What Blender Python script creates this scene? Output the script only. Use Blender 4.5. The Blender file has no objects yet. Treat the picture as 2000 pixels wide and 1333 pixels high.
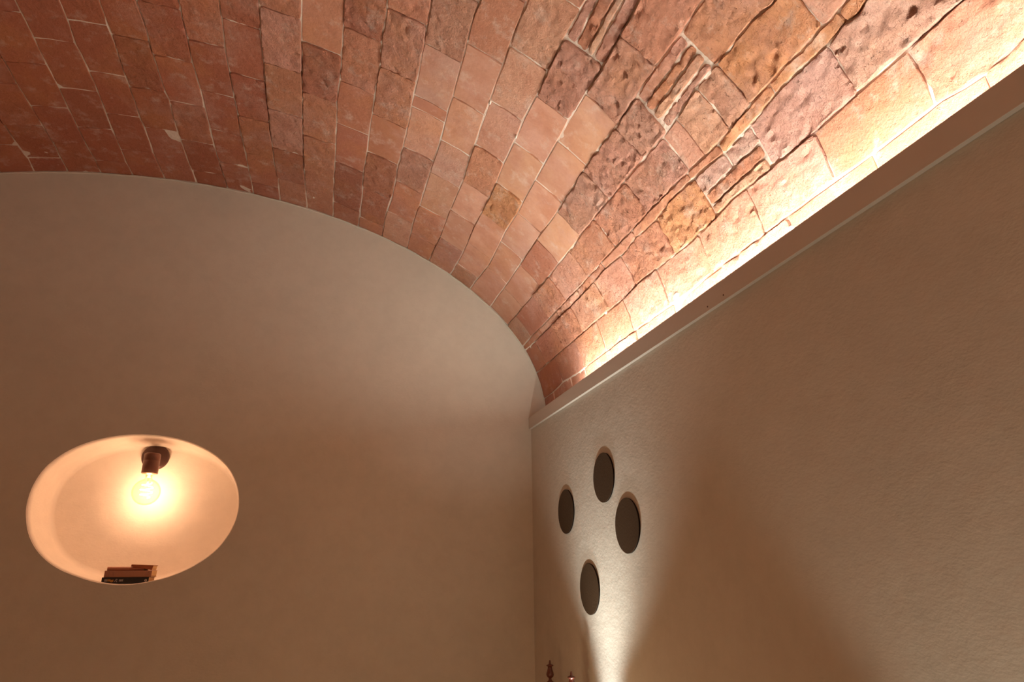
import bpy, bmesh, math, random
from mathutils import Vector, Matrix, noise

random.seed(7)
SC = bpy.context.scene
COL = SC.collection
H = 1.5                      # camera height above the floor; camera stands at x = 0, y = 0
YB = 3.4                     # back (end) wall plane
YF = -1.9                    # wall behind the camera
XR, XL = 1.10, -2.86         # right and left wall planes

# ------------------------------------------------------------------ camera
cam = bpy.data.cameras.new('camera')
cam_o = bpy.data.objects.new('camera', cam)
COL.objects.link(cam_o)
R = Matrix(((0.96061488, -0.08805601, -0.26356248),
            (-0.27782695, -0.32341354, -0.90455286),
            (-0.00558836, 0.9421517, -0.33514019)))
cam_o.matrix_world = Matrix.Translation((0, 0, H)) @ R.to_4x4()
cam.sensor_width = 36.0
cam.lens = 1260 / 2000 * 36
cam.clip_start = 0.02
SC.camera = cam_o

# ------------------------------------------------------------------ world and exposure
w = bpy.data.worlds.new('world')
SC.world = w
w.use_nodes = True
w.node_tree.nodes['Background'].inputs[0].default_value = (0.30, 0.20, 0.13, 1)
w.node_tree.nodes['Background'].inputs[1].default_value = 0.3
SC.view_settings.view_transform = 'Standard'
SC.view_settings.look = 'None'
SC.view_settings.gamma = 1.0
SC.view_settings.use_curve_mapping = False
SC.view_settings.exposure = 0.0
SC.cycles.max_bounces = 10
SC.cycles.diffuse_bounces = 6
SC.cycles.transparent_max_bounces = 16
SC.cycles.sample_clamp_indirect = 6.0
SC.cycles.use_denoising = True

LED = dict(color=(1.0, 0.935, 0.79), strength=130.0)
BULB = dict(color=(1.0, 0.60, 0.43), power=3.7)


def light(name, kind, loc, energy, color, **kw):
    d = bpy.data.lights.new(name, kind)
    d.energy = energy
    d.color = color
    o = bpy.data.objects.new(name, d)
    o.location = loc
    COL.objects.link(o)
    for k, v in kw.items():
        if k == 'target':
            o.rotation_euler = (Vector(v) - Vector(loc)).to_track_quat('-Z', 'Y').to_euler()
        else:
            setattr(d, k, v)
    return o


# beams of the uplight by the back corner (grazes the right wall) and of the one nearer the camera
light('uplight_beam', 'SPOT', (0.80, 2.45, H - 0.68), 42.0, (1.0, 0.95, 0.82),
      target=(0.82, 2.50, H + 1.0), spot_size=math.radians(88), spot_blend=1.0, shadow_soft_size=0.02)
light('streak_fill', 'SPOT', (1.00, 2.49, H - 0.72), 32.0, (1.0, 0.99, 0.91),
      target=(1.02, 2.50, H + 1.0), spot_size=math.radians(56), spot_blend=1.0, shadow_soft_size=0.03)  # added spot beside the can, brightens a narrow streak on the wall
light('finial_fill', 'POINT', (0.80, 2.40, H - 0.56), 1.1, (1.0, 0.66, 0.36), shadow_soft_size=0.02)  # added point light above the can, brightens the finial neck
light('near_uplight_beam', 'SPOT', (0.80, 0.62, H - 0.95), 18.0, (1.0, 0.97, 0.78),
      target=(0.84, 0.60, H + 1.0), spot_size=math.radians(90), spot_blend=0.4, shadow_soft_size=0.04)
# added warm fill without fixtures: one behind the camera, one low ahead of it
light('warm_fill', 'POINT', (-0.9, -1.4, H - 0.30), 18.5, (1.0, 0.575, 0.285), shadow_soft_size=0.15)
light('warm_fill', 'POINT', (0.10, 1.9, 0.66), 5.8, (1.0, 0.575, 0.275), shadow_soft_size=0.15)


# ------------------------------------------------------------------ helpers
def link(name, me, mat=None, parent=None, loc=(0, 0, 0)):
    o = bpy.data.objects.new(name, me)
    o.location = loc
    if mat and not me.materials:
        me.materials.append(mat)
    if parent:
        o.parent = parent
    COL.objects.link(o)
    return o


def obj(name, bm, mat=None, parent=None, smooth=False, loc=(0, 0, 0)):
    me = bpy.data.meshes.new(name)
    bmesh.ops.recalc_face_normals(bm, faces=bm.faces)
    if smooth:
        for f in bm.faces:
            f.smooth = True
    bm.to_mesh(me)
    bm.free()
    return link(name, me, mat, parent, loc)


def thing(name, label, cat, loc=(0, 0, 0), group=None):
    o = bpy.data.objects.new(name, None)
    o.location = loc
    o.empty_display_size = 0.1
    COL.objects.link(o)
    return tag(o, label, cat, group)


def tag(o, label, cat, group=None):
    o['label'] = label
    o['category'] = cat
    if group:
        o['group'] = group
    return o


def struct(o):
    o['kind'] = 'structure'
    return o


def box(bm, x0, x1, y0, y1, z0, z1, bevel=0.0, seg=1):
    r = bmesh.ops.create_cube(bm, size=1.0)
    for v in r['verts']:
        v.co = Vector(((x0 + x1) / 2 + v.co.x * (x1 - x0), (y0 + y1) / 2 + v.co.y * (y1 - y0),
                       (z0 + z1) / 2 + v.co.z * (z1 - z0)))
    if bevel:
        es = list({e for v in r['verts'] for e in v.link_edges})
        bmesh.ops.bevel(bm, geom=es, offset=bevel, segments=seg, affect='EDGES', profile=0.6)


def lathe(bm, prof, seg=24, loc=(0, 0, 0), mtx=None, cap=True):
    """prof: list of (r, z) turned round the z axis"""
    rings = []
    for r, z in prof:
        ring = []
        for k in range(seg):
            a = 2 * math.pi * k / seg
            p = Vector((r * math.cos(a), r * math.sin(a), z))
            if mtx:
                p = mtx @ p
            ring.append(bm.verts.new(p + Vector(loc)))
        rings.append(ring)
    for a, b in zip(rings, rings[1:]):
        for k in range(seg):
            bm.faces.new((a[k], a[(k + 1) % seg], b[(k + 1) % seg], b[k]))
    if cap:
        bm.faces.new(rings[0][::-1])
        bm.faces.new(rings[-1])


def tube(bm, pts, r, seg=8):
    pts = [Vector(p) for p in pts]
    rings = []
    for i, p in enumerate(pts):
        t = (pts[min(i + 1, len(pts) - 1)] - pts[max(i - 1, 0)]).normalized()
        q = t.to_track_quat('Z', 'Y')
        rings.append([bm.verts.new(p + q @ Vector((r * math.cos(2 * math.pi * k / seg), r * math.sin(2 * math.pi * k / seg), 0)))
                      for k in range(seg)])
    for a, b in zip(rings, rings[1:]):
        for k in range(seg):
            bm.faces.new((a[k], a[(k + 1) % seg], b[(k + 1) % seg], b[k]))
    bm.faces.new(rings[0][::-1])
    bm.faces.new(rings[-1])


# ------------------------------------------------------------------ materials
class NT:
    def __init__(self, name):
        self.m = bpy.data.materials.new(name)
        self.m.use_nodes = True
        self.t = self.m.node_tree
        self.b = self.t.nodes['Principled BSDF']

    def n(self, kind, **kw):
        nd = self.t.nodes.new(kind)
        for k, v in kw.items():
            if hasattr(nd, k):
                setattr(nd, k, v)
            else:
                nd.inputs[k.replace('_', ' ')].default_value = v
        return nd

    def l(self, a, b):
        self.t.links.new(a, b)

    def noise(self, vec, scale, detail=4.0, rough=0.55):
        nd = self.n('ShaderNodeTexNoise')
        nd.inputs['Scale'].default_value = scale
        nd.inputs['Detail'].default_value = detail
        nd.inputs['Roughness'].default_value = rough
        self.l(vec, nd.inputs['Vector'])
        return nd.outputs['Fac']

    def ramp(self, fac, stops):
        nd = self.n('ShaderNodeValToRGB')
        cr = nd.color_ramp
        while len(cr.elements) < len(stops):
            cr.elements.new(0.5)
        for e, (p, c) in zip(cr.elements, stops):
            e.position = p
            e.color = (c[0], c[1], c[2], 1) if isinstance(c, tuple) else (c, c, c, 1)
        self.l(fac, nd.inputs[0])
        return nd.outputs[0]

    def mix(self, fac, a, b, mode='MIX'):
        nd = self.n('ShaderNodeMix', data_type='RGBA', blend_type=mode)
        for i, v in ((0, fac), (6, a), (7, b)):
            if isinstance(v, (int, float)):
                nd.inputs[i].default_value = v if i == 0 else (v, v, v, 1)
            elif isinstance(v, tuple):
                nd.inputs[i].default_value = (v[0], v[1], v[2], 1)
            else:
                self.l(v, nd.inputs[i])
        return nd.outputs[2]

    def math(self, op, a, b=0.0):
        nd = self.n('ShaderNodeMath', operation=op)
        for i, v in ((0, a), (1, b)):
            if isinstance(v, (int, float)):
                nd.inputs[i].default_value = v
            else:
                self.l(v, nd.inputs[i])
        return nd.outputs[0]

    def bump(self, height, dist, strength=1.0, prev=None):
        nd = self.n('ShaderNodeBump')
        nd.inputs['Distance'].default_value = dist
        if isinstance(strength, (int, float)):
            nd.inputs['Strength'].default_value = strength
        else:
            self.l(strength, nd.inputs['Strength'])
        self.l(height, nd.inputs['Height'])
        if prev:
            self.l(prev, nd.inputs['Normal'])
        self.l(nd.outputs[0], self.b.inputs['Normal'])
        return nd.outputs[0]


def plain(name, color, rough=0.5, metallic=0.0, spec=0.5, bump=None):
    t = NT(name)
    t.b.inputs['Base Color'].default_value = (*color, 1)
    t.b.inputs['Roughness'].default_value = rough
    t.b.inputs['Metallic'].default_value = metallic
    t.b.inputs['Specular IOR Level'].default_value = spec
    if bump:
        tc = t.n('ShaderNodeTexCoord')
        t.bump(t.noise(tc.outputs['Object'], bump[0]), bump[1])
    return t.m


def emit(name, color, strength):
    t = NT(name)
    t.b.inputs['Base Color'].default_value = (*color, 1)
    t.b.inputs['Emission Color'].default_value = (*color, 1)
    t.b.inputs['Emission Strength'].default_value = strength
    return t.m


def plaster(name, color, fine=1.0):
    t = NT(name)
    tc = t.n('ShaderNodeTexCoord')
    v = tc.outputs['Object']
    big = t.noise(v, 1.3, 3)
    c = t.ramp(big, [(0.3, tuple(x * 0.94 for x in color)), (0.7, tuple(min(1, x * 1.04) for x in color))])
    sm = t.ramp(t.noise(v, 14, 5, 0.7), [(0.35, 0.95), (0.6, 1.0)])
    t.l(t.mix(1.0, c, sm, 'MULTIPLY'), t.b.inputs['Base Color'])
    t.b.inputs['Roughness'].default_value = 0.85
    t.b.inputs['Specular IOR Level'].default_value = 0.25
    mp = t.n('ShaderNodeMapping')
    mp.inputs['Scale'].default_value = (1, 1, 1.5)
    t.l(v, mp.inputs[0])
    p = t.bump(t.noise(v, 7.0, 3, 0.5), 0.010 * fine, 0.8)
    p = t.bump(t.noise(mp.outputs[0], 75.0, 4, 0.6), 0.0030 * fine, 0.8, p)
    t.bump(t.noise(mp.outputs[0], 22.0, 3, 0.5), 0.0035 * fine, 0.6, p)
    return t.m


def brick_material():
    t = NT('old_clay_brick')
    tc = t.n('ShaderNodeTexCoord')
    oi = t.n('ShaderNodeObjectInfo')
    mul = t.math('MULTIPLY', oi.outputs['Random'], 37.0)
    comb = t.n('ShaderNodeCombineXYZ')
    for i in range(3):
        t.l(mul, comb.inputs[i])
    add = t.n('ShaderNodeVectorMath', operation='ADD')
    t.l(tc.outputs['Object'], add.inputs[0])
    t.l(comb.outputs[0], add.inputs[1])
    v = add.outputs[0]
    rel = oi.outputs['Alpha']
    base = oi.outputs['Color']
    geo = t.n('ShaderNodeNewGeometry')
    wp = geo.outputs['Position']
    # patches that run on across neighbouring bricks: orange clay, dusty pink, chalky bloom
    c = t.mix(t.ramp(t.noise(wp, 3.6, 4, 0.6), [(0.48, 0.0), (0.66, 0.40)]), base, (0.64, 0.30, 0.14))
    c = t.mix(t.ramp(t.noise(wp, 5.2, 5, 0.65), [(0.50, 0.0), (0.68, 0.55)]), c, (0.62, 0.37, 0.31))
    n1 = t.noise(v, 8, 5, 0.6)
    c = t.mix(t.ramp(n1, [(0.42, 0.0), (0.68, 0.45)]), c, (0.46, 0.19, 0.12))
    n2 = t.noise(wp, 12, 6, 0.72)
    c = t.mix(t.ramp(n2, [(0.54, 0.0), (0.74, 0.62)]), c, (0.74, 0.60, 0.53))
    n3 = t.noise(v, 75, 5, 0.75)
    speck = t.ramp(n3, [(0.28, 0.78), (0.50, 1.0), (0.75, 1.12)])
    c = t.mix(t.math('MULTIPLY', t.math('ADD', rel, 0.3), 0.75), c, t.mix(1.0, c, speck, 'MULTIPLY'))
    t.l(c, t.b.inputs['Base Color'])
    t.b.inputs['Roughness'].default_value = 0.92
    t.b.inputs['Specular IOR Level'].default_value = 0.15
    # crumbling relief: broad scars, crumbs, pits, fine grain
    p = t.bump(t.noise(v, 34, 5, 0.62), 0.019, t.math('MULTIPLY', rel, 0.9))
    pits = t.ramp(t.noise(v, 64, 3, 0.6), [(0.26, 0.0), (0.36, 1.0)])
    p = t.bump(pits, 0.010, t.math('MULTIPLY', rel, 0.9), p)
    p = t.bump(t.noise(v, 130, 6, 0.75), 0.014, t.math('ADD', t.math('MULTIPLY', rel, 0.75), 0.10), p)
    t.bump(t.noise(v, 9, 3, 0.6), 0.010, 0.5, p)
    return t.m


def mortar_material():
    t = NT('lime_mortar')
    tc = t.n('ShaderNodeTexCoord')
    v = tc.outputs['Object']
    c = t.ramp(t.noise(v, 5, 4), [(0.30, (0.70, 0.56, 0.48)), (0.55, (0.88, 0.79, 0.71))])
    t.l(c, t.b.inputs['Base Color'])
    t.b.inputs['Roughness'].default_value = 0.95
    t.bump(t.noise(v, 90, 4), 0.004)
    return t.m


PAINT = (0.625, 0.605, 0.54)
M_wall = plaster('greige_wall_paint', PAINT, 0.3)
M_wall_r = plaster('greige_wall_paint_rough', PAINT, 0.38)
M_niche = plaster('cream_niche_plaster', (0.80, 0.70, 0.615), 0.3)
M_trim = plain('greige_trim_paint', (0.60, 0.55, 0.49), 0.6, bump=(9, 0.002))
M_brick = brick_material()
M_mortar = mortar_material()
M_floor = plain('floor_tile', (0.26, 0.15, 0.09), 0.5, bump=(6, 0.003))
SEAMS = {
    0: [(2.98, -0.681), (3.17, -0.681), (3.29, -0.676), (3.41, -0.69)],
    1: [(2.56, -0.525), (2.68, -0.528), (2.76, -0.529), (2.88, -0.527), (3.01, -0.526), (3.15, -0.528), (3.27, -0.533), (3.39, -0.54)],
    2: [(2.26, -0.369), (2.31, -0.368), (2.45, -0.373), (2.58, -0.376), (2.74, -0.376), (2.87, -0.38), (3.02, -0.384), (3.14, -0.386), (3.27, -0.385), (3.38, -0.389)],
    3: [(2.23, -0.217), (2.32, -0.22), (2.44, -0.23), (2.55, -0.227), (2.61, -0.226), (2.72, -0.225), (2.88, -0.235), (3.0, -0.238), (3.14, -0.241), (3.29, -0.242), (3.38, -0.24)],
    4: [(2.2, -0.077), (2.3, -0.08), (2.39, -0.081), (2.56, -0.086), (2.67, -0.088), (2.77, -0.088), (2.9, -0.093), (2.96, -0.09), (3.16, -0.095), (3.31, -0.089), (3.4, -0.085)],
    5: [(2.16, 0.054), (2.27, 0.06), (2.38, 0.053), (2.47, 0.053), (2.64, 0.057), (2.73, 0.063), (2.92, 0.057), (3.02, 0.06), (3.2, 0.065), (3.39, 0.074)],
    6: [(2.11, 0.209), (2.29, 0.207), (2.43, 0.205), (2.6, 0.21), (2.72, 0.212), (2.88, 0.212), (3.0, 0.213), (3.17, 0.22), (3.38, 0.232)],
    7: [(2.06, 0.356), (2.15, 0.354), (2.29, 0.348), (2.45, 0.351), (2.62, 0.355), (2.85, 0.356), (2.98, 0.363), (3.13, 0.365), (3.37, 0.37)],
    8: [(2.0, 0.504), (2.1, 0.502), (2.22, 0.498), (2.34, 0.498), (2.46, 0.498), (2.58, 0.496), (2.75, 0.496), (2.93, 0.502), (3.08, 0.504), (3.18, 0.514), (3.39, 0.515)],
    9: [(1.93, 0.659), (2.12, 0.657), (2.29, 0.656), (2.5, 0.654), (2.71, 0.653), (2.9, 0.654), (3.1, 0.654), (3.37, 0.665)],
    10: [(1.86, 0.814), (1.98, 0.815), (2.06, 0.815), (2.23, 0.814), (2.41, 0.804), (2.57, 0.807), (2.71, 0.81), (2.87, 0.809), (3.22, 0.811), (3.38, 0.816)],
    11: [(1.78, 0.966), (1.84, 0.967), (1.97, 0.965), (2.07, 0.972), (2.22, 0.965), (2.31, 0.964), (2.47, 0.96), (2.64, 0.962), (2.84, 0.958), (3.11, 0.965), (3.39, 0.964)],
    12: [(1.69, 1.117), (1.82, 1.12), (1.89, 1.122), (2.08, 1.124), (2.22, 1.122), (2.33, 1.126), (2.52, 1.123), (2.67, 1.118), (2.81, 1.121), (2.97, 1.121), (3.14, 1.107), (3.39, 1.113)],
    13: [(1.59, 1.277), (1.66, 1.269), (1.78, 1.273), (1.88, 1.274), (2.08, 1.277), (2.15, 1.275), (2.34, 1.28), (2.54, 1.277), (2.63, 1.273), (2.85, 1.272), (3.11, 1.263), (3.38, 1.27)],
    14: [(1.49, 1.423), (1.64, 1.418), (1.76, 1.421), (1.93, 1.42), (2.06, 1.422), (2.25, 1.426), (2.4, 1.429), (2.52, 1.435), (2.7, 1.43), (2.82, 1.427), (3.08, 1.427), (3.36, 1.417)],
    15: [(1.37, 1.591), (1.53, 1.581), (1.68, 1.576), (1.81, 1.577), (1.97, 1.571), (2.09, 1.574), (2.26, 1.573), (2.41, 1.579), (2.52, 1.58), (2.67, 1.576), (2.8, 1.573), (3.07, 1.576), (3.22, 1.572), (3.4, 1.562)],
    16: [(1.26, 1.733), (1.38, 1.734), (1.51, 1.738), (1.69, 1.73), (1.82, 1.725), (1.94, 1.727), (2.1, 1.725), (2.37, 1.727), (2.48, 1.73), (2.67, 1.722), (2.8, 1.727), (3.04, 1.734), (3.38, 1.706)],
    17: [(1.14, 1.885), (1.25, 1.887), (1.39, 1.883), (1.54, 1.883), (1.67, 1.886), (1.79, 1.876), (1.94, 1.873), (2.18, 1.877), (2.31, 1.88), (2.49, 1.874), (2.79, 1.872), (3.05, 1.874), (3.25, 1.867), (3.41, 1.866)],
    18: [(1.01, 2.042), (1.09, 2.026), (1.23, 2.027), (1.31, 2.022), (1.39, 2.026), (1.46, 2.033), (1.55, 2.037), (1.64, 2.032), (1.69, 2.031), (1.83, 2.028), (1.98, 2.026), (2.13, 2.025), (2.25, 2.024), (2.35, 2.028), (2.49, 2.026), (2.73, 2.028), (2.88, 2.025), (3.14, 2.021), (3.4, 2.018)],
    19: [(0.87, 2.177), (0.92, 2.181), (0.95, 2.177), (1.02, 2.181), (1.09, 2.176), (1.16, 2.177), (1.26, 2.18), (1.35, 2.186), (1.41, 2.188), (1.49, 2.184), (1.58, 2.178), (1.71, 2.177), (1.86, 2.174), (1.99, 2.175), (2.14, 2.174), (2.28, 2.173), (2.41, 2.175), (2.53, 2.177), (2.69, 2.175), (2.96, 2.173), (3.24, 2.168), (3.39, 2.169)],
    20: [(0.84, 2.212), (0.87, 2.219), (0.92, 2.214), (0.96, 2.218), (1.03, 2.212), (1.12, 2.208), (1.2, 2.213), (1.26, 2.218), (1.41, 2.224), (1.51, 2.211), (1.7, 2.203), (1.84, 2.216), (1.98, 2.208), (2.1, 2.216), (2.28, 2.205), (2.46, 2.211), (2.67, 2.211), (2.95, 2.209), (3.25, 2.203), (3.41, 2.198)],
    21: [(0.71, 2.361), (0.8, 2.362), (0.89, 2.36), (0.97, 2.361), (1.11, 2.365), (1.26, 2.36), (1.32, 2.361), (1.46, 2.351), (1.58, 2.362), (1.7, 2.366), (1.86, 2.362), (1.98, 2.356), (2.11, 2.353), (2.25, 2.359), (2.38, 2.356), (2.53, 2.353), (2.7, 2.353), (2.95, 2.35), (3.12, 2.348), (3.34, 2.348)],
    22: [(0.64, 2.508), (0.72, 2.518), (0.83, 2.506), (0.98, 2.51), (1.12, 2.507), (1.4, 2.511), (1.68, 2.508), (1.85, 2.513), (2.26, 2.509), (2.4, 2.506), (2.57, 2.506), (2.84, 2.504), (3.1, 2.494), (3.28, 2.507)],
}
BREAKS = {
    -1: [3.178],
    0: [2.734, 3.017, 3.282],
    1: [2.318, 2.597, 2.876, 3.15],
    2: [2.445, 2.737, 3.011, 3.285],
    3: [2.32, 2.608, 2.886, 3.168],
    4: [2.365, 2.668, 2.957],
    5: [2.154, 2.437, 2.721, 3.012, 3.277],
    6: [2.301, 2.601, 2.878, 3.153],
    7: [2.14, 2.436, 2.719, 3.008, 3.278],
    8: [2.019, 2.307, 2.603, 2.901, 3.173],
    9: [2.128, 2.419, 2.72, 3.015],
    10: [1.973, 2.269, 2.551, 2.855, 3.239],
    11: [1.802, 2.09, 2.389, 2.672, 2.985, 3.297],
    12: [1.88, 2.163, 2.234, 2.52, 2.801, 3.11],
    13: [1.783, 2.066, 2.345, 2.597, 2.913, 3.206],
    14: [1.691, 1.973, 2.253, 2.525, 2.802, 3.1],
    15: [1.532, 1.817, 2.101, 2.395, 2.659, 2.974, 3.242],
    16: [1.391, 1.667, 1.94, 2.212, 2.483, 2.772, 3.058],
    17: [1.25, 1.535, 1.69, 1.971, 2.274, 2.542, 2.816, 3.11],
    18: [0.951, 1.236, 1.341, 1.472, 1.566, 1.849, 2.13, 2.415, 2.69, 2.939, 3.239],
    19: [0.9, 1.156, 1.409, 1.582, 1.985, 2.27, 2.555, 2.836, 3.11],
    20: [0.969, 1.279, 1.566, 1.828, 2.13, 2.391, 2.687, 2.949, 3.234],
    21: [0.828, 1.119, 1.401, 1.677, 1.963, 2.257, 2.537, 2.801, 3.1],
    22: [0.72, 1.0, 1.3, 1.62, 1.935, 2.24, 2.53, 2.8, 2.985, 3.25],
}

# ------------------------------------------------------------------ vault (half-ellipse section swept along y)
XC, ZC, EA, EB = -0.88, H + 0.8, 2.08, 1.22
NT_ = 4000
_T = [-math.pi / 2 + math.pi * i / NT_ for i in range(NT_ + 1)]
_S = [0.0]
for i in range(1, NT_ + 1):
    _S.append(_S[-1] + math.hypot(EA * (math.sin(_T[i]) - math.sin(_T[i - 1])), EB * (math.cos(_T[i]) - math.cos(_T[i - 1]))))
_half = _S[NT_ // 2]
S_MAX = _S[-1] - _half


def vault(s, y, h=0.0):
    """point at arc length s from the crown (positive to the right), h metres into the room"""
    s = max(-S_MAX, min(S_MAX, s)) + _half
    lo, hi = 0, NT_
    while hi - lo > 1:
        m = (lo + hi) // 2
        if _S[m] <= s:
            lo = m
        else:
            hi = m
    t = _T[lo] + (s - _S[lo]) / max(1e-9, _S[hi] - _S[lo]) * (_T[hi] - _T[lo])
    nx, nz = math.sin(t) / EA, math.cos(t) / EB
    L = math.hypot(nx, nz)
    return Vector((XC + EA * math.sin(t) - nx / L * h, y, ZC + EB * math.cos(t) - nz / L * h))


# mortar bed: flush with the bricks in some joints, raked out in others
bm = bmesh.new()
NS, NY = 300, 210
grid = []
for i in range(NS + 1):
    s = -S_MAX + 2 * S_MAX * i / NS
    row = []
    for j in range(NY + 1):
        y = YF + (YB + 0.02 - YF) * j / NY
        h = 0.0006 + 0.013 * noise.noise(Vector((s * 11, y * 2.4, 3.1))) + 0.003 * noise.noise(Vector((s * 30, y * 22, 0.3)))
        row.append(bm.verts.new(vault(s, y, max(-0.011, min(0.0024, h)))))
    grid.append(row)
for i in range(NS):
    for j in range(NY):
        bm.faces.new((grid[i][j], grid[i][j + 1], grid[i + 1][j + 1], grid[i + 1][j]))
ceiling = struct(obj('ceiling', bm, M_mortar, smooth=True))

C_RED = (0.44, 0.165, 0.105)
C_TER = (0.55, 0.255, 0.165)
C_TAN = (0.67, 0.395, 0.280)
C_PNK = (0.61, 0.335, 0.265)
C_LIL = (0.63, 0.405, 0.340)
C_ORG = (0.66, 0.320, 0.150)
C_BRN = (0.52, 0.230, 0.125)


def seam_fn(k):
    if k in SEAMS:
        pts = SEAMS[k]
    elif k < 0:
        return lambda y: -0.684 + 0.152 * k
    else:
        return lambda y: S_MAX - 0.004

    def f(y):
        if y <= pts[0][0]:
            return pts[0][1]
        for (a, sa), (b, sb) in zip(pts, pts[1:]):
            if y <= b:
                return sa + (sb - sa) * (y - a) / (b - a)
        return pts[-1][1]
    return f


def rag(p, amp, key):
    return amp * noise.noise(Vector((p * 21.0, key * 3.7, 0.5))) + amp * 0.6 * noise.noise(Vector((p * 60.0, key * 1.3, 8.5)))


def brick_outline(fa, fb, y0, y1, gap, n_long=3, amp=0.004):
    """(s, y) corners of a brick between seams fa and fb; ragged edges"""
    key = random.random() * 50
    g = gap / 2
    out = []
    ys = [y0 + g + (y1 - y0 - 2 * g) * k / (n_long + 1) for k in range(n_long + 2)]
    for k, y in enumerate(ys):
        e = 0.004 if k in (0, n_long + 1) else 0.0
        out.append((fa(y) + g + e * 0.6 + rag(y, amp, key), y))
    sm = (fa(y1) + fb(y1)) / 2
    out.append((sm, y1 - g + rag(sm, amp, key + 1)))
    for k, y in enumerate(reversed(ys)):
        e = 0.004 if k in (0, n_long + 1) else 0.0
        out.append((fb(y) - g - e * 0.6 + rag(y, amp, key + 2), y))
    sm = (fa(y0) + fb(y0)) / 2
    out.append((sm, y0 + g + rag(sm, amp, key + 3)))
    return out


def brick_bmesh(bm, outl, proud, tilt, bev=0.003, drop=0.016, origin=Vector((0, 0, 0))):
    cs = sum(p[0] for p in outl) / len(outl)
    cy = sum(p[1] for p in outl) / len(outl)
    ring0, ring1, ring2 = [], [], []
    for s, y in outl:
        h = proud + tilt[0] * (s - cs) + tilt[1] * (y - cy)
        d = math.hypot(cs - s, cy - y)
        si, yi = s + (cs - s) / d * bev * 1.3, y + (cy - y) / d * bev * 1.3
        ring0.append(bm.verts.new(vault(si, yi, h) - origin))
        ring1.append(bm.verts.new(vault(s, y, h - bev) - origin))
        ring2.append(bm.verts.new(vault(s, y, h - drop) - origin))
    n = len(outl)
    bm.faces.new(ring0)
    for a, b in ((ring0, ring1), (ring1, ring2)):
        for k in range(n):
            bm.faces.new((a[k], b[k], b[(k + 1) % n], a[(k + 1) % n]))


def add_brick(fa, fb, y0, y1, color, relief, gap=0.005, proud=None, nl=6, nw=3):
    """one brick: ragged outline, uneven face, chipped arris, sides down into the mortar"""
    g, key = gap / 2, random.random() * 50
    amp = 0.0012 + 0.0030 * relief
    if proud is None:
        proud = 0.0034 + 0.0060 * random.random() * (0.3 + relief)
    ts, ty = random.uniform(-0.030, 0.030) * (0.3 + relief), random.uniform(-0.012, 0.012)
    bev = 0.0010 + 0.0016 * relief
    sc, yc = (fa((y0 + y1) / 2) + fb((y0 + y1) / 2)) / 2, (y0 + y1) / 2
    org = vault(sc, yc)
    if (fb(yc) - fa(yc)) < 0.06:
        nw = 1
    if y1 - y0 < 0.15:
        nl = 3
    rough = relief > 0.52 and yc < 2.95
    if rough:                                  # crumbled bricks near the camera carry real relief
        pitch = 0.0085 if yc < 2.0 else 0.012
        nl, nw = max(4, int((y1 - y0) / pitch)), max(2, int((fb(yc) - fa(yc)) / pitch))

    def edge(u, w_):
        """(s, y) on the brick for u along y and w_ across, both 0..1, with ragged sides"""
        y = y0 + g + (y1 - y0 - 2 * g) * u
        sa = fa(y) + g + rag(y, amp, key)
        sb = fb(y) - g + rag(y, amp, key + 2)
        s = sa + (sb - sa) * w_
        y += (1 - u) * rag(s, amp, key + 3) + u * rag(s, amp, key + 1)
        return s, y

    def face_h(s, y):
        if rough:
            P = Vector((s, y, key))
            c = noise.noise(P * 20) * 0.0034 + noise.noise(P * 45) * 0.0042 + noise.noise(P * 92) * 0.0034
            c -= 0.0060 * max(0.0, noise.noise(P * 34 + Vector((7, 3, 1))) - 0.28) / 0.3
            return max(0.0026, proud + 0.0035 + ts * (s - sc) + ty * (y - yc) + relief * c * 1.25)
        return (proud + ts * (s - sc) + ty * (y - yc)
                + relief * 0.0042 * noise.noise(Vector((s * 24, y * 24, key))) + relief * 0.003 * noise.noise(Vector((s * 55, y * 55, key))))
    L, W = y1 - y0, fb(yc) - fa(yc)
    bm = bmesh.new()
    G = []
    for i in range(nl + 1):
        row = []
        for j in range(nw + 1):
            s, y = edge(i / nl, j / nw)
            if i in (0, nl):
                y += bev * 1.2 * (1 if i == 0 else -1)
            if j in (0, nw):
                s += bev * 1.2 * (1 if j == 0 else -1)
            row.append(bm.verts.new(vault(s, y, face_h(s, y)) - org))
        G.append(row)
    for i in range(nl):
        for j in range(nw):
            bm.faces.new((G[i][j], G[i][j + 1], G[i + 1][j + 1], G[i + 1][j]))
    idx = [(i, 0) for i in range(nl)] + [(nl, j) for j in range(nw)] + [(i, nw) for i in range(nl, 0, -1)] + [(0, j) for j in range(nw, 0, -1)]
    rim = [G[i][j] for i, j in idx]
    r1, r2 = [], []
    for i, j in idx:
        s, y = edge(i / nl, j / nw)
        if i in (0, nl) and j in (0, nw):           # worn corner
            s += (sc - s) / W * 0.006
            y += (yc - y) / L * 0.006
        h = face_h(s, y)
        r1.append(bm.verts.new(vault(s, y, h - bev) - org))
        r2.append(bm.verts.new(vault(s, y, -0.012) - org))
    n = len(rim)
    for a, b in ((rim, r1), (r1, r2)):
        for q in range(n):
            bm.faces.new((a[q], a[(q + 1) % n], b[(q + 1) % n], b[q]))
    o = obj('brick', bm, M_brick, ceiling, smooth=True, loc=org)
    o.data.set_sharp_from_angle(angle=math.radians(28))
    j = random.uniform(0.93, 1.08) * (1 + 0.22 * max(0.0, relief - 0.3))
    o.color = (color[0] * j, color[1] * j * random.uniform(0.97, 1.03), color[2] * j * random.uniform(0.96, 1.04), relief)
    return o


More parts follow.
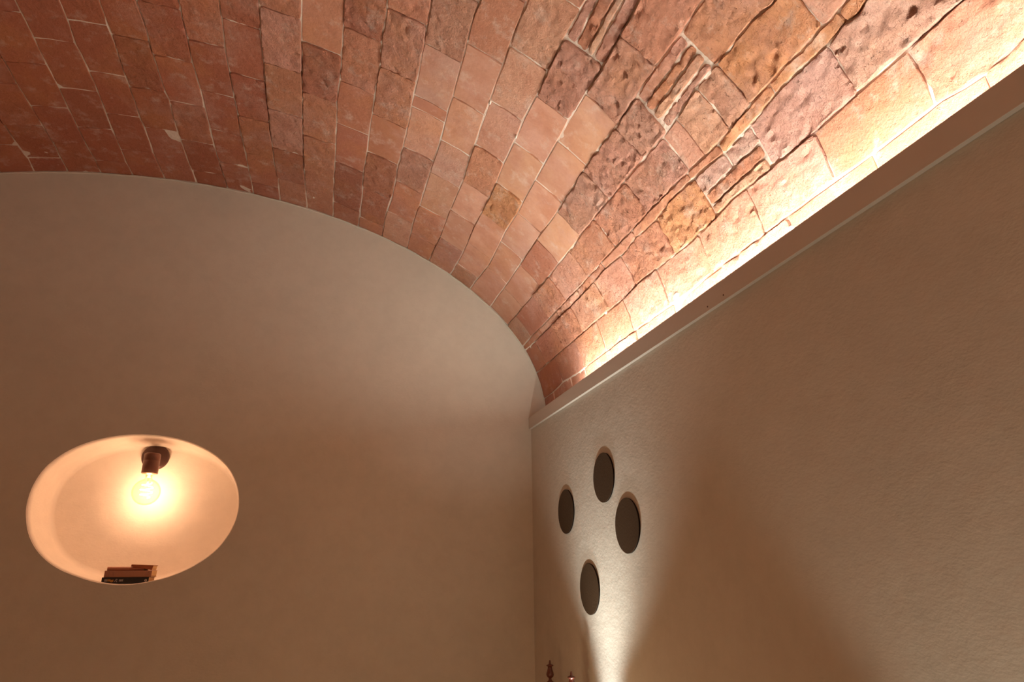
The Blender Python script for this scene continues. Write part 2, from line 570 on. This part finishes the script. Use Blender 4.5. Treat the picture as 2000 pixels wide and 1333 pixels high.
# bricks the photograph singles out: (course, y in its span) -> (colour, relief)
SPECIAL = {(8, 2.45): (C_TER, .6), (9, 2.0): (C_TER, .25), (9, 2.55): (C_TER, .6),
           (10, 2.12): (C_TER, .7), (10, 2.4): (C_RED, .35), (10, 2.7): (C_RED, .3), (11, 2.5): (C_BRN, .1),
           (11, 1.95): (C_PNK, .8), (11, 2.2): (C_TER, .7), (12, 1.7): (C_PNK, .8), (12, 2.0): (C_LIL, .15), (12, 2.2): (C_TER, .1),
           (12, 2.4): (C_TAN, .35), (13, 1.9): (C_TAN, .1), (13, 2.2): (C_TAN, .2), (13, 2.45): (C_LIL, .45), (13, 2.7): (C_TAN, .3),
           (14, 1.8): (C_TAN, .5), (14, 2.1): (C_TAN, .35), (14, 2.4): (C_TER, .6), (14, 2.65): (C_TAN, .1), (14, 2.95): (C_TAN, .05),
           (15, 1.7): (C_PNK, .95), (15, 1.95): (C_TAN, .15), (15, 2.2): (C_TAN, .1), (15, 2.5): (C_ORG, .75),
           (15, 2.8): (C_TAN, .1), (15, 3.1): (C_TAN, .3), (16, 1.5): (C_PNK, .95), (16, 1.8): (C_TAN, .15),
           (16, 2.1): (C_TAN, .1), (16, 2.3): (C_TAN, .15), (16, 2.6): (C_LIL, .1), (16, 2.9): (C_TAN, .2), (16, 3.2): (C_TAN, .15),
           (17, 1.6): (C_PNK, 1.), (17, 1.8): (C_PNK, 1.), (17, 2.1): (C_PNK, .95), (17, 2.4): (C_TAN, .1), (17, 2.7): (C_RED, .5),
           (17, 2.95): (C_TAN, .15), (17, 3.2): (C_TAN, .1), (18, .8): (C_TAN, .6), (18, 1.1): (C_ORG, .75),
           (18, 1.28): (C_TAN, .8), (18, 1.4): (C_TAN, .7), (18, 1.7): (C_PNK, .95), (18, 2.0): (C_TER, 1.), (18, 3.1): (C_RED, .3),
           (20, .8): (C_LIL, .9), (20, 1.1): (C_LIL, .8), (20, 1.7): (C_ORG, .9), (20, 2.0): (C_TER, .85), (20, 3.1): (C_RED, .5),
           (20, 3.3): (C_RED, .4), (21, 3.2): (C_RED, .35)}


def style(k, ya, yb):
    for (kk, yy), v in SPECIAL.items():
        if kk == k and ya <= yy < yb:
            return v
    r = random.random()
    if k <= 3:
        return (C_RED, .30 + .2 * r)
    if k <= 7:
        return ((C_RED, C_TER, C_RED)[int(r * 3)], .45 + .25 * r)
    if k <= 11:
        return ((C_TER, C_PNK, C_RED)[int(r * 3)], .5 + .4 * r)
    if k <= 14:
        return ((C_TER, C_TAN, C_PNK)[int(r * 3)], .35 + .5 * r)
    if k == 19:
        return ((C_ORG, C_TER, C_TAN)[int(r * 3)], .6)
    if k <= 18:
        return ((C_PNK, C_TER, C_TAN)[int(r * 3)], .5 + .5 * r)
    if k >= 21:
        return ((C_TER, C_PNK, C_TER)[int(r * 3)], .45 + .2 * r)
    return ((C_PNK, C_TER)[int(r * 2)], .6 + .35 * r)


def y_near(s):
    """how near the camera the frame still shows the vault"""
    T = [(-1.2, 3.2), (-.84, 3.0), (-.68, 2.85), (-.42, 2.27), (.49, 2.0), (1.37, 1.53), (2.03, 1.01), (2.21, .84), (2.44, .61), (2.6, .58)]
    for (a, ya), (b, yb) in zip(T, T[1:]):
        if s <= b:
            return ya + (yb - ya) * max(0, s - a) / (b - a)
    return .58


cut = {}
for k in range(-3, 23):
    fa, fb = seam_fn(k), seam_fn(k + 1)
    yb = list(BREAKS.get(k, [3.02 + 0.13 * (k % 2), 3.3]))
    lim = y_near((fa(2.5) + fb(2.5)) / 2) - 0.32
    while yb[0] > lim:
        yb.insert(0, yb[0] - (0.287 + random.uniform(-.012, .012)))
    cut[k] = yb[0]
    yb.append(YB + 0.012)
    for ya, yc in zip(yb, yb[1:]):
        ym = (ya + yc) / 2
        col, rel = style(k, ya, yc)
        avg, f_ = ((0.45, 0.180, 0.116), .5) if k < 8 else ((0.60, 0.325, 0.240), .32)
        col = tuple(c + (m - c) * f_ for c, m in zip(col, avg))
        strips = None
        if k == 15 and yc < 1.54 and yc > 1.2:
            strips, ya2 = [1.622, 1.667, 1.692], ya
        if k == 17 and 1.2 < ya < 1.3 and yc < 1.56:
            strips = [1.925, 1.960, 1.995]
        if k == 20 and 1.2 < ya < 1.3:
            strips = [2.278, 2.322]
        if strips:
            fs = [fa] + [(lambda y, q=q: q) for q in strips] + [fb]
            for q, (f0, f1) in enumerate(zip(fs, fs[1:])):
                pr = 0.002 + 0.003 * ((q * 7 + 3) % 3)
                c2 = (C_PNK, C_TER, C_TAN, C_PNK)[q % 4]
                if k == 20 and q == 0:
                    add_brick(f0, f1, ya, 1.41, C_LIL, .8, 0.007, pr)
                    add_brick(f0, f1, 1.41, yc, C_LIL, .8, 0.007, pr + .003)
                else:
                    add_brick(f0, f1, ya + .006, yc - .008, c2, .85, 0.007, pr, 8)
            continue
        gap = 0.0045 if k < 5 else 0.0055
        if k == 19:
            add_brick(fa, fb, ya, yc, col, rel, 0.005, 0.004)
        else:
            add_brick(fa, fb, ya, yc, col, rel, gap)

# the rest of the vault, outside the picture: real bricks joined into one part
bm = bmesh.new()
k = -13
while True:
    s0 = -0.684 + 0.152 * k
    if k >= 0:
        s0 = None
    fa, fb = seam_fn(k), seam_fn(k + 1)
    if k > 22:
        break
    y = YF + 0.02 + (0.14 if k % 2 else 0)
    top = cut.get(k, YB + 0.01)
    if fa(0) > -S_MAX:
        while y < top - 0.02:
            y1 = min(y + 0.288, top)
            if top - y1 < 0.1:
                y1 = top
            outl = [(fa(y) + .0025, y + .0025), (fa(y1) + .0025, y1 - .0025), (fb(y1) - .0025, y1 - .0025), (fb(y) - .0025, y + .0025)]
            brick_bmesh(bm, outl, 0.006 + random.random() * .005, (0, 0), 0.002, 0.02)
            y = y1
    k += 1
rest = obj('brick_field', bm, M_brick, ceiling)
rest['kind'] = 'stuff'
rest.color = (*C_TER, 0.4)

# dabs of white plaster left on the bricks above the cove
M_dab = plain('white_plaster', (0.80, 0.76, 0.70), 0.9, bump=(60, 0.002))
for s, y, r in ((2.495, 1.905, 0.016), (2.352, 2.425, 0.011), (2.548, 1.30, 0.012), (2.545, 1.62, 0.012), (1.573, 2.065, 0.009), (1.425, 1.985, 0.009)):
    bm = bmesh.new()
    bmesh.ops.create_icosphere(bm, subdivisions=2, radius=r)
    o_ = vault(s, y, 0.007)
    for q in bm.verts:
        k_ = 1 + 0.5 * noise.noise(q.co * 60 + Vector((s * 9, y * 7, 0)))
        q.co = Vector((q.co.x * k_ * 0.5, q.co.y * k_ * 1.1, q.co.z * k_ * 0.8))
    obj('plaster_dab', bm, M_dab, ceiling, smooth=True, loc=o_)

# ------------------------------------------------------------------ walls, floor, cornices
def closed_spline(pts, n):
    out = []
    m = len(pts)
    for i in range(m):
        p0, p1, p2, p3 = (Vector(pts[(i + d) % m]) for d in (-1, 0, 1, 2))
        for j in range(n):
            t = j / n
            out.append(0.5 * ((2 * p1) + (p2 - p0) * t + (2 * p0 - 5 * p1 + 4 * p2 - p3) * t * t + (3 * p1 - p0 - 3 * p2 + p3) * t ** 3))
    return out


NICHE = [(-1.233, 0.231), (-1.242, 0.290), (-1.235, 0.368), (-1.203, 0.450), (-1.141, 0.518), (-1.063, 0.567), (-0.960, 0.602), (-0.844, 0.618),
         (-0.716, 0.611), (-0.611, 0.585), (-0.518, 0.541), (-0.448, 0.484), (-0.403, 0.420), (-0.378, 0.352), (-0.370, 0.275), (-0.388, 0.190),
         (-0.436, 0.104), (-0.513, 0.036), (-0.604, -0.012), (-0.701, -0.040), (-0.800, -0.052), (-0.899, -0.042), (-0.985, -0.017), (-1.060, 0.014),
         (-1.124, 0.055), (-1.174, 0.106), (-1.211, 0.166)]
ring = closed_spline(NICHE, 4)
NCX, NCZ = -0.80, 0.283
bm = bmesh.new()
X0, X1, Z0, Z1 = -3.2, 1.45, 0.0, H + 2.25
outer = [bm.verts.new((x, YB, z)) for x, z in ((X0, Z0), (X1, Z0), (X1, Z1), (X0, Z1))]
es = [bm.edges.new((outer[i], outer[(i + 1) % 4])) for i in range(4)]
hole = [bm.verts.new((p.x * 1.0, YB, H + p.y)) for p in ring]
es += [bm.edges.new((hole[i], hole[(i + 1) % len(hole)])) for i in range(len(hole))]
bmesh.ops.triangle_fill(bm, use_beauty=True, use_dissolve=False, edges=es)
for f in bm.faces:
    if f.normal.y > 0:
        f.normal_flip()
me = bpy.data.meshes.new('wall_back')
bm.to_mesh(me)
bm.free()
wall_back = struct(link('wall_back', me, M_wall))

# the niche: rounded lip, reveal, soft inner corner, back
bm = bmesh.new()


def nring(off, y):
    """ring of the niche outline moved inward by off, at depth y"""
    out = []
    for p in ring:
        d = Vector((p.x - NCX, (p.y - NCZ) * 1.35))
        L = d.length
        out.append(bm.verts.new((p.x - d.x / L * off, y, H + p.y - d.y / L * off)))
    return out


prof = [(0.0, YB)]
for a in range(1, 5):
    t = a / 4 * math.pi / 2
    prof.append((0.003 * (1 - math.cos(t)), YB + 0.003 * math.sin(t)))
prof += [(0.004, YB + 0.05), (0.007, YB + 0.15), (0.011, YB + 0.225), (0.018, YB + 0.243), (0.032, YB + 0.250), (0.15, YB + 0.252), (0.24, YB + 0.252)]
rings = [nring(o_, y_) for o_, y_ in prof]
for a, b in zip(rings, rings[1:]):
    for i in range(len(a)):
        bm.faces.new((a[i], a[(i + 1) % len(a)], b[(i + 1) % len(a)], b[i]))
bm.faces.new(rings[-1])
obj('niche', bm, M_niche, wall_back, smooth=True)

# thin rough bead of plaster where the vault meets the end wall
bm = bmesh.new()
pts = []
for i in range(260):
    s = -S_MAX + 2 * S_MAX * i / 259
    pts.append(vault(s, YB - 0.001, 0.012 + 0.004 * noise.noise(Vector((s * 12, 0, 0))) + 0.002 * noise.noise(Vector((s * 50, 0, 3)))))
tube(bm, pts, 0.0045, 6)
obj('plaster_bead', bm, M_wall, wall_back, smooth=True)

bm = bmesh.new()
box(bm, XR, XR + 0.12, YF, YB, 0.0, H + 0.76)
wall_right = struct(obj('wall_right', bm, M_wall_r))
bm = bmesh.new()
box(bm, XL - 0.12, XL, YF, YB, 0.0, H + 0.76)
struct(obj('wall_left', bm, M_wall_r))
bm = bmesh.new()
box(bm, X0, X1, YF - 0.1, YF, 0.0, Z1)
struct(obj('wall_front', bm, M_wall_r))
bm = bmesh.new()
box(bm, X0, X1, YF - 0.1, YB + 0.1, -0.08, 0.0)
struct(obj('floor', bm, M_floor))

M_nail = plain('dark_nail_head', (0.10, 0.04, 0.025), 0.6)
ZB, ZT = H + 0.743, H + 0.809


def cornice(name, sgn, xw, bead):
    """fascia board standing 15 mm proud of the wall, with the cove trough behind it"""
    bm = bmesh.new()
    a, b = xw - sgn * 0.0145, xw - sgn * 0.0010
    box(bm, min(a, b), max(a, b), YF, YB - 0.001, ZB, ZT, 0.0015, 2)
    o = struct(obj(name, bm, M_trim))
    bm = bmesh.new()
    a, b = xw - sgn * 0.0010, xw + sgn * 0.115
    box(bm, min(a, b), max(a, b), YF, YB - 0.001, ZB + 0.002, H + 0.772)
    obj('trough', bm, M_trim, o)
    return o


cornice('trim_1', 1, XR, True)
cornice('trim_2', -1, XL, False)

fascia = bpy.data.objects['trim_1']
for y, z in ((1.585, 0.757), (1.50, 0.760)):
    bm = bmesh.new()
    lathe(bm, [(0.0028, 0.0), (0.0026, 0.0008), (0.001, 0.001)], 10, mtx=Matrix.Rotation(-math.pi / 2, 4, 'Y'))
    obj('nail', bm, M_nail, fascia, loc=(XR - 0.0144, y, H + z))

# LED strip in the right-hand trough
led = thing('light_strip', 'warm white light strip hidden in the cove above the right wall', 'light', (XR + 0.0105, 0.5, H + 0.772))
M_led = emit('led_glow', LED['color'], LED['strength'])
M_white = plain('white_plastic', (0.8, 0.8, 0.78), 0.5)
bm = bmesh.new()
box(bm, -0.010, 0.010, YF + 0.05 - 0.5, 2.80 - 0.5, 0.0, 0.036)
obj('channel', bm, M_white, led)
bm = bmesh.new()
box(bm, -0.008, 0.008, YF + 0.06 - 0.5, 2.79 - 0.5, 0.036, 0.040)
obj('diffuser', bm, M_led, led)

# ------------------------------------------------------------------ round discs on the right wall
M_disc = plain('dark_brown_disc', (0.050, 0.030, 0.016), 0.55, 0.0, 0.3, bump=(120, 0.0006))
M_edge = plain('darker_disc_edge', (0.010, 0.006, 0.004), 0.9, spec=0.1)
DR, DT = 0.0995, 0.0075
first = None
for (y, z, lab) in ((2.904, 0.257, 'round dark brown wall disc closest to the room corner'),
                    (2.462, 0.356, 'round dark brown wall disc hung highest, under the cornice'),
                    (2.271, 0.155, 'round dark brown wall disc with the widest face, farthest from the corner'),
                    (2.660, -0.074, 'round dark brown wall disc hung lowest, above the bright uplight glow')):
    loc = (XR, y * 0.993, H + z * 0.993)
    if first is None:
        first = thing('wall_disc', lab, 'wall decoration', loc, 'brown discs on the right wall')
        mt = Matrix.Rotation(-math.pi / 2, 4, 'Y')
        bm = bmesh.new()
        lathe(bm, [(DR * .3, 0.0005), (DR * .97, 0.0005), (DR * .99, DT * .2), (DR, DT * .9)], 72, mtx=mt)
        obj('rim', bm, M_edge, first, smooth=False)
        bm = bmesh.new()
        lathe(bm, [(DR * .5, DT * .85), (DR, DT * .9), (DR - .0005, DT - .0006), (DR - .0015, DT), (DR * .5, DT)], 72, mtx=mt)
        obj('face', bm, M_disc, first)
    else:
        o = first.copy()
        o.location = loc
        o['label'] = lab
        COL.objects.link(o)
        for ch in list(first.children):
            c = ch.copy()
            c.parent = o
            COL.objects.link(c)

# ------------------------------------------------------------------ lamp in the niche
M_bronze = plain('dark_bronze', (0.075, 0.035, 0.028), 0.42, 0.35)
M_socket = plain('brown_socket', (0.16, 0.065, 0.045), 0.38, 0.2)
M_brass = plain('bright_brass_collar', (0.80, 0.62, 0.40), 0.3, 0.8)
t = NT('clear_bulb_glass')
out = t.t.nodes['Material Output']
tr = t.n('ShaderNodeBsdfTransparent')
tr.inputs[0].default_value = (1.0, 0.95, 0.80, 1)
gl = t.n('ShaderNodeBsdfGlossy')
gl.inputs['Roughness'].default_value = 0.03
fr = t.n('ShaderNodeLayerWeight')
fr.inputs[0].default_value = 0.12
mx = t.n('ShaderNodeMixShader')
t.l(t.math('MULTIPLY', fr.outputs['Fresnel'], 0.45), mx.inputs[0])
t.l(tr.outputs[0], mx.inputs[1])
t.l(gl.outputs[0], mx.inputs[2])
t.l(mx.outputs[0], out.inputs['Surface'])
M_glass = t.m
M_fil = emit('glowing_filament', (1.0, 0.72, 0.40), 40.0)
LX, LY = -0.808, YB + 0.128
lamp = thing('niche_lamp', 'bare globe bulb on a dark bronze holder inside the oval niche', 'lamp', (LX - 0.012, YB + 0.251, H + 0.549))
bm = bmesh.new()
mt = Matrix.Rotation(math.pi / 2, 4, 'X')
lathe(bm, [(0.063, 0.0), (0.0635, 0.010), (0.061, 0.016), (0.054, 0.019), (0.01, 0.020)], 48, mtx=mt)
obj('wall_plate', bm, M_bronze, lamp, smooth=True)
dy, dx = LY - (YB + 0.251), 0.012
bm = bmesh.new()
lathe(bm, [(0.012, 0.018), (0.012, 0.110)], 16, loc=(0, 0, -0.015), mtx=mt)
obj('arm', bm, M_bronze, lamp, smooth=True)
bm = bmesh.new()
lathe(bm, [(0.010, 0.006), (0.030, 0.005), (0.0355, 0.001), (0.0365, -0.004), (0.0365, -0.030), (0.0355, -0.031), (0.0365, -0.032),
           (0.0365, -0.092), (0.0345, -0.094), (0.031, -0.088)], 40, loc=(dx, dy, -0.004))
obj('socket', bm, M_socket, lamp, smooth=True)
bm = bmesh.new()
lathe(bm, [(0.030, -0.086), (0.030, -0.096), (0.020, -0.098), (0.0145, -0.100), (0.0145, -0.112)], 32, loc=(dx, dy, -0.004))
obj('collar', bm, M_brass, lamp, smooth=True)
bm = bmesh.new()
RB, ZBc = 0.0625, -0.180
pr = [(0.0145, -0.104), (0.0155, -0.114)]
for k in range(3, 33):
    a = math.pi * k / 33
    r, z = RB * math.sin(a), ZBc + RB * math.cos(a)
    if r > 0.0175 or k > 10:
        pr.append((r, z))
lathe(bm, pr + [(0.0008, ZBc - RB)], 48, loc=(dx, dy, -0.004))
bulb = obj('bulb', bm, M_glass, lamp, smooth=True)
bm = bmesh.new()
pts = []
for k in range(90):
    u = k / 89
    a = 2 * math.pi * 3.2 * u
    r = 0.017 + 0.010 * math.sin(math.pi * u)
    pts.append((dx + r * math.cos(a), dy + r * math.sin(a), -0.140 - 0.072 * u))
tube(bm, pts, 0.0022, 6)
obj('filament', bm, M_fil, bulb, smooth=True)
bm = bmesh.new()
lathe(bm, [(0.004, -0.112), (0.004, -0.145), (0.0015, -0.150)], 12, loc=(dx, dy, -0.004))
obj('stem', bm, plain('frosted_stem', (0.9, 0.85, 0.75), 0.4), bulb, smooth=True)
light('niche_bulb_light', 'POINT', (LX, LY, H + 0.545 - 0.176), BULB['power'], BULB['color'], shadow_soft_size=0.04)

# ------------------------------------------------------------------ books at the bottom of the niche
M_page = NT('page_edges')
tc = M_page.n('ShaderNodeTexCoord')
mp = M_page.n('ShaderNodeMapping')
mp.inputs['Scale'].default_value = (2, 2, 900)
M_page.l(tc.outputs['Object'], mp.inputs[0])
M_page.l(M_page.ramp(M_page.noise(mp.outputs[0], 1.0, 2), [(0.35, (0.45, 0.28, 0.13)), (0.6, (0.68, 0.47, 0.25))]), M_page.b.inputs['Base Color'])
M_page.b.inputs['Roughness'].default_value = 0.9
M_page = M_page.m
M_black = plain('black_cover', (0.010, 0.006, 0.007), 0.5)
M_tanc = plain('faded_brown_cover', (0.40, 0.19, 0.12), 0.7, bump=(30, 0.0005))
M_redc = plain('worn_reddish_cover', (0.42, 0.17, 0.10), 0.6)
M_orgc = plain('dark_edged_orange_cover', (0.36, 0.10, 0.035), 0.6)
M_ink = plain('pale_print', (0.62, 0.50, 0.42), 0.6)
M_inko = plain('orange_print', (0.75, 0.38, 0.08), 0.6)
M_inkd = plain('dark_print', (0.18, 0.09, 0.08), 0.6)


def book(label, x0, x1, z0, z1, yf, depth, mat, rounded=0.0, rot=0.0, spine_front=True, wedge=1.0):
    """a closed book lying flat, spine to the front (-y); origin at its lower front left corner"""
    o = thing('book', label, 'book', (x0, yf, H + z0), 'books stacked in the niche')
    L, T, D = x1 - x0, z1 - z0, depth
    o.rotation_euler = (0, rot, 0)
    bm = bmesh.new()
    c = 0.0012
    for za, zb in ((0, c), (T - c, T)):
        box(bm, 0, L, 0.0008, D, za, zb)
    if spine_front:
        n = 9
        rows = []
        for i in range(n):
            a = math.pi * i / (n - 1)
            y = -rounded * math.sin(a) if rounded else (0.0 if 0 < i < n - 1 else 0.0008)
            z = T / 2 - T / 2 * math.cos(a) if rounded else T * i / (n - 1)
            rows.append((y, z))
        fr_ = [[bm.verts.new((x, y, z)) for y, z in rows] for x in (0, L)]
        bk_ = [[bm.verts.new((x, y + 0.0014, z)) for y, z in rows] for x in (0, L)]
        for i in range(n - 1):
            bm.faces.new((fr_[0][i], fr_[1][i], fr_[1][i + 1], fr_[0][i + 1]))
            bm.faces.new((bk_[0][i + 1], bk_[1][i + 1], bk_[1][i], bk_[0][i]))
            for s in (0, 1):
                bm.faces.new((fr_[s][i], fr_[s][i + 1], bk_[s][i + 1], bk_[s][i]))
    obj('cover', bm, mat, o)
    bm = bmesh.new()
    box(bm, 0.002, L - 0.002, 0.0018, D - 0.003, c * 1.05, T - c * 1.05, 0.0006)
    obj('pages', bm, M_page, o)
    if wedge < 1:                                # a bent paperback: thinner at its left end
        for c_ in o.children:
            for q in c_.data.vertices:
                q.co.z *= wedge + (1 - wedge) * q.co.x / L
    return o, L, T


def marks(parent, name, rects, mat, y=-0.0004):
    bm = bmesh.new()
    for x0, x1, z0, z1 in rects:
        box(bm, x0, x1, y - 0.0003, y + 0.0006, z0, z1)
    o = obj(name, bm, mat, parent)
    o['kind'] = 'stuff'                          # blurred strokes too small to tell apart
    return o


# black book at the bottom; its print is a blur of pale and orange letters and a round emblem
b, L, T = book('black-spined book with pale and orange lettering, lowest of the stack', -0.899, -0.711, -0.0475, -0.0195, YB + 0.028, 0.125, M_black)
rects = []
x = 0.012
zb, zt = 0.0105, 0.0205
for wd in (0.0032, 0.0032, 0.0030):          # pale block letters
    rects += [(x, x + 0.0010, zb, zt), (x, x + wd, zt - 0.0016, zt), (x, x + wd, (zb + zt) / 2 - .0007, (zb + zt) / 2 + .0007), (x, x + wd, zb, zb + 0.0014)]
    x += wd + 0.0010
marks(b, 'lettering', rects, M_ink)
rects = []
for dx, dz, wd in ((0, 0, .0050), (.0060, 0, .0042), (.0110, -.003, .0034), (.0152, -.0035, .0034), (.0194, -.002, .0030)):
    xx = x + dx
    rects += [(xx, xx + .0013, zb + dz, zt + dz), (xx, xx + wd, zt - .0016 + dz, zt + dz), (xx + wd - .0012, xx + wd, zb + dz, zt + dz), (xx, xx + wd, zb + .004 + dz, zb + .0055 + dz)]
marks(b, 'lettering', rects, M_inko)
rects = []
x = 0.052
for i in range(5):
    rects.append((x + i * .0011, x + i * .0011 + .0017, zb - .002 + i * .0024, zb + .0008 + i * .0024))
rects += [(x + .0065, x + .0105, zt - .002, zt), (x + .0075, x + .0095, zb + .004, zb + .006), (x + .0070, x + .0105, zb - .0025, zb + .0008)]
x = 0.069
for wd in (0.0036, 0.0034, 0.0034):
    rects += [(x, x + wd, zt - .0030, zt - .0016), (x, x + wd, zb, zb + .0012), (x + wd - .0011, x + wd, zb, zt - .0016), (x, x + wd, zb + .004, zb + .0052)]
    x += wd + .0009
rects.append((x + .0014, x + .0030, zb, zt))
marks(b, 'lettering', rects, M_ink)
bm = bmesh.new()
lathe(bm, [(0.0052, 0.0), (0.0052, 0.0008), (0.0028, 0.0008), (0.0028, 0.0)], 20, loc=(0.1765, 0.0002, 0.0145), mtx=Matrix.Rotation(math.pi / 2, 4, 'X'), cap=False)
box(bm, 0.1752, 0.1778, -0.0006, 0.0, 0.0132, 0.0158)
obj('emblem', bm, M_ink, b)

b, L, T = book('faded brown book lying on the black-spined book', -0.894, -0.704, -0.0193, 0.0085, YB + 0.032, 0.115, M_tanc)
marks(b, 'print', [(0.006, 0.0066, 0.004, 0.024), (0.019, 0.0196, 0.003, 0.025), (0.034, 0.0346, 0.006, 0.022), (0.037, 0.0376, 0.004, 0.024), (0.168, 0.1688, 0.004, 0.024),
                   (0.174, 0.1748, 0.007, 0.021), (0.180, 0.1808, 0.007, 0.021), (0.176, 0.179, 0.019, 0.021)], M_inkd)
b, L, T = book('reddish round-spined book lying on the faded brown book', -0.890, -0.742, 0.0087, 0.0247, YB + 0.052, 0.10, M_redc, rounded=0.007)
b, L, T = book('bent orange paperback at the top right end of the stack', -0.795, -0.706, 0.0262, 0.0476, YB + 0.040, 0.10, M_orgc, rot=0.185, wedge=0.42)

# ------------------------------------------------------------------ turned wooden chair below the discs (only its finials reach the picture)
M_mah = plain('dark_red_turned_wood', (0.11, 0.028, 0.016), 0.28, 0.0, 0.6)
M_seat = plain('dark_seat_wood', (0.14, 0.045, 0.025), 0.4)
PA, PB = Vector((1.022, 2.949, 0)), Vector((0.992, 2.612, 0))    # the two back posts
ch = thing('chair', 'dark red turned-wood chair against the right wall with carved finials', 'chair', tuple((PA + PB) / 2))
mid = (PA + PB) / 2
ax = (PB - PA).normalized()
fw = Vector((-ax.y, ax.x, 0))
if fw.x > 0:
    fw = -fw
zt = H - 0.372
FIN = [(0.0012, 0.002), (0.003, 0.0), (0.0042, -0.006), (0.0045, -0.011), (0.007, -0.0145), (0.0135, -0.0165), (0.0160, -0.0185), (0.0155, -0.0205),
       (0.0100, -0.0225), (0.0095, -0.028), (0.0115, -0.036), (0.0150, -0.046), (0.0168, -0.053), (0.0160, -0.059), (0.0120, -0.064), (0.0070, -0.068),
       (0.0062, -0.073), (0.0080, -0.077), (0.0150, -0.083), (0.0190, -0.092), (0.0180, -0.102), (0.0150, -0.110)]
for P in (PA, PB):
    q = P - mid
    bm = bmesh.new()
    lathe(bm, [(r, z + zt) for r, z in FIN], 28, loc=tuple(q))
    obj('finial', bm, M_mah, ch, smooth=True)
    bm = bmesh.new()
    pp = [(0.015, zt - 0.110), (0.017, zt - 0.16), (0.013, zt - 0.20), (0.018, zt - 0.26), (0.018, 0.52), (0.014, 0.46), (0.019, 0.40), (0.018, 0.12), (0.012, 0.06), (0.015, 0.0)]
    lathe(bm, pp, 20, loc=tuple(q))
    obj('back_post', bm, M_mah, ch, smooth=True)
    bm = bmesh.new()
    q2 = q + fw * 0.36
    lathe(bm, [(0.019, 0.44), (0.019, 0.36), (0.014, 0.30), (0.019, 0.24), (0.018, 0.12), (0.011, 0.06), (0.014, 0.0)], 20, loc=tuple(q2))
    obj('leg', bm, M_mah, ch, smooth=True)
    bm = bmesh.new()
    tube(bm, [q + Vector((0, 0, .22)), q2 + Vector((0, 0, .22))], 0.010, 10)
    obj('stretcher', bm, M_mah, ch, smooth=True)
for z in (0.62, 0.98):
    bm = bmesh.new()
    tube(bm, [PA - mid + Vector((0, 0, z)), PB - mid + Vector((0, 0, z))], 0.012, 10)
    obj('rail', bm, M_mah, ch, smooth=True)
for k in range(1, 5):
    q = (PA + (PB - PA) * k / 5) - mid
    bm = bmesh.new()
    lathe(bm, [(0.007, 0.98), (0.011, 0.86), (0.006, 0.80), (0.011, 0.74), (0.007, 0.62)], 12, loc=tuple(q))
    obj('spindle', bm, M_mah, ch, smooth=True)
bm = bmesh.new()
a, b2 = PA - mid - ax * 0.02, PB - mid + ax * 0.02
vs = []
for z in (0.44, 0.47):
    vs.append([bm.verts.new(p + Vector((0, 0, z))) for p in (a, b2, b2 + fw * 0.40, a + fw * 0.40)])
bm.faces.new(vs[0][::-1])
bm.faces.new(vs[1])
for k in range(4):
    bm.faces.new((vs[0][k], vs[0][(k + 1) % 4], vs[1][(k + 1) % 4], vs[1][k]))
obj('seat', bm, M_seat, ch)


def uplight(label, x, y, ztop):
    """black floor uplighter: foot, thin pole, open can"""
    o = thing('uplight_lamp', label, 'lamp', (x, y, 0))
    M = plain('black_metal', (0.02, 0.018, 0.016), 0.4, 0.5)
    bm = bmesh.new()
    lathe(bm, [(0.07, 0.0), (0.07, 0.012), (0.02, 0.02)], 28)
    obj('foot', bm, M, o, smooth=False)
    bm = bmesh.new()
    lathe(bm, [(0.009, 0.018), (0.009, ztop - 0.09)], 14)
    obj('pole', bm, M, o, smooth=True)
    bm = bmesh.new()
    lathe(bm, [(0.006, ztop - 0.09), (0.040, ztop - 0.085), (0.045, ztop), (0.042, ztop), (0.038, ztop - 0.07), (0.006, ztop - 0.075)], 28, cap=False)
    obj('shade', bm, M, o, smooth=False)
    return o


uplight('black floor uplighter between the chair and the discs', 0.80, 2.45, H - 0.74)
uplight('black floor uplighter near the camera by the right wall', 0.80, 0.62, H - 1.01)
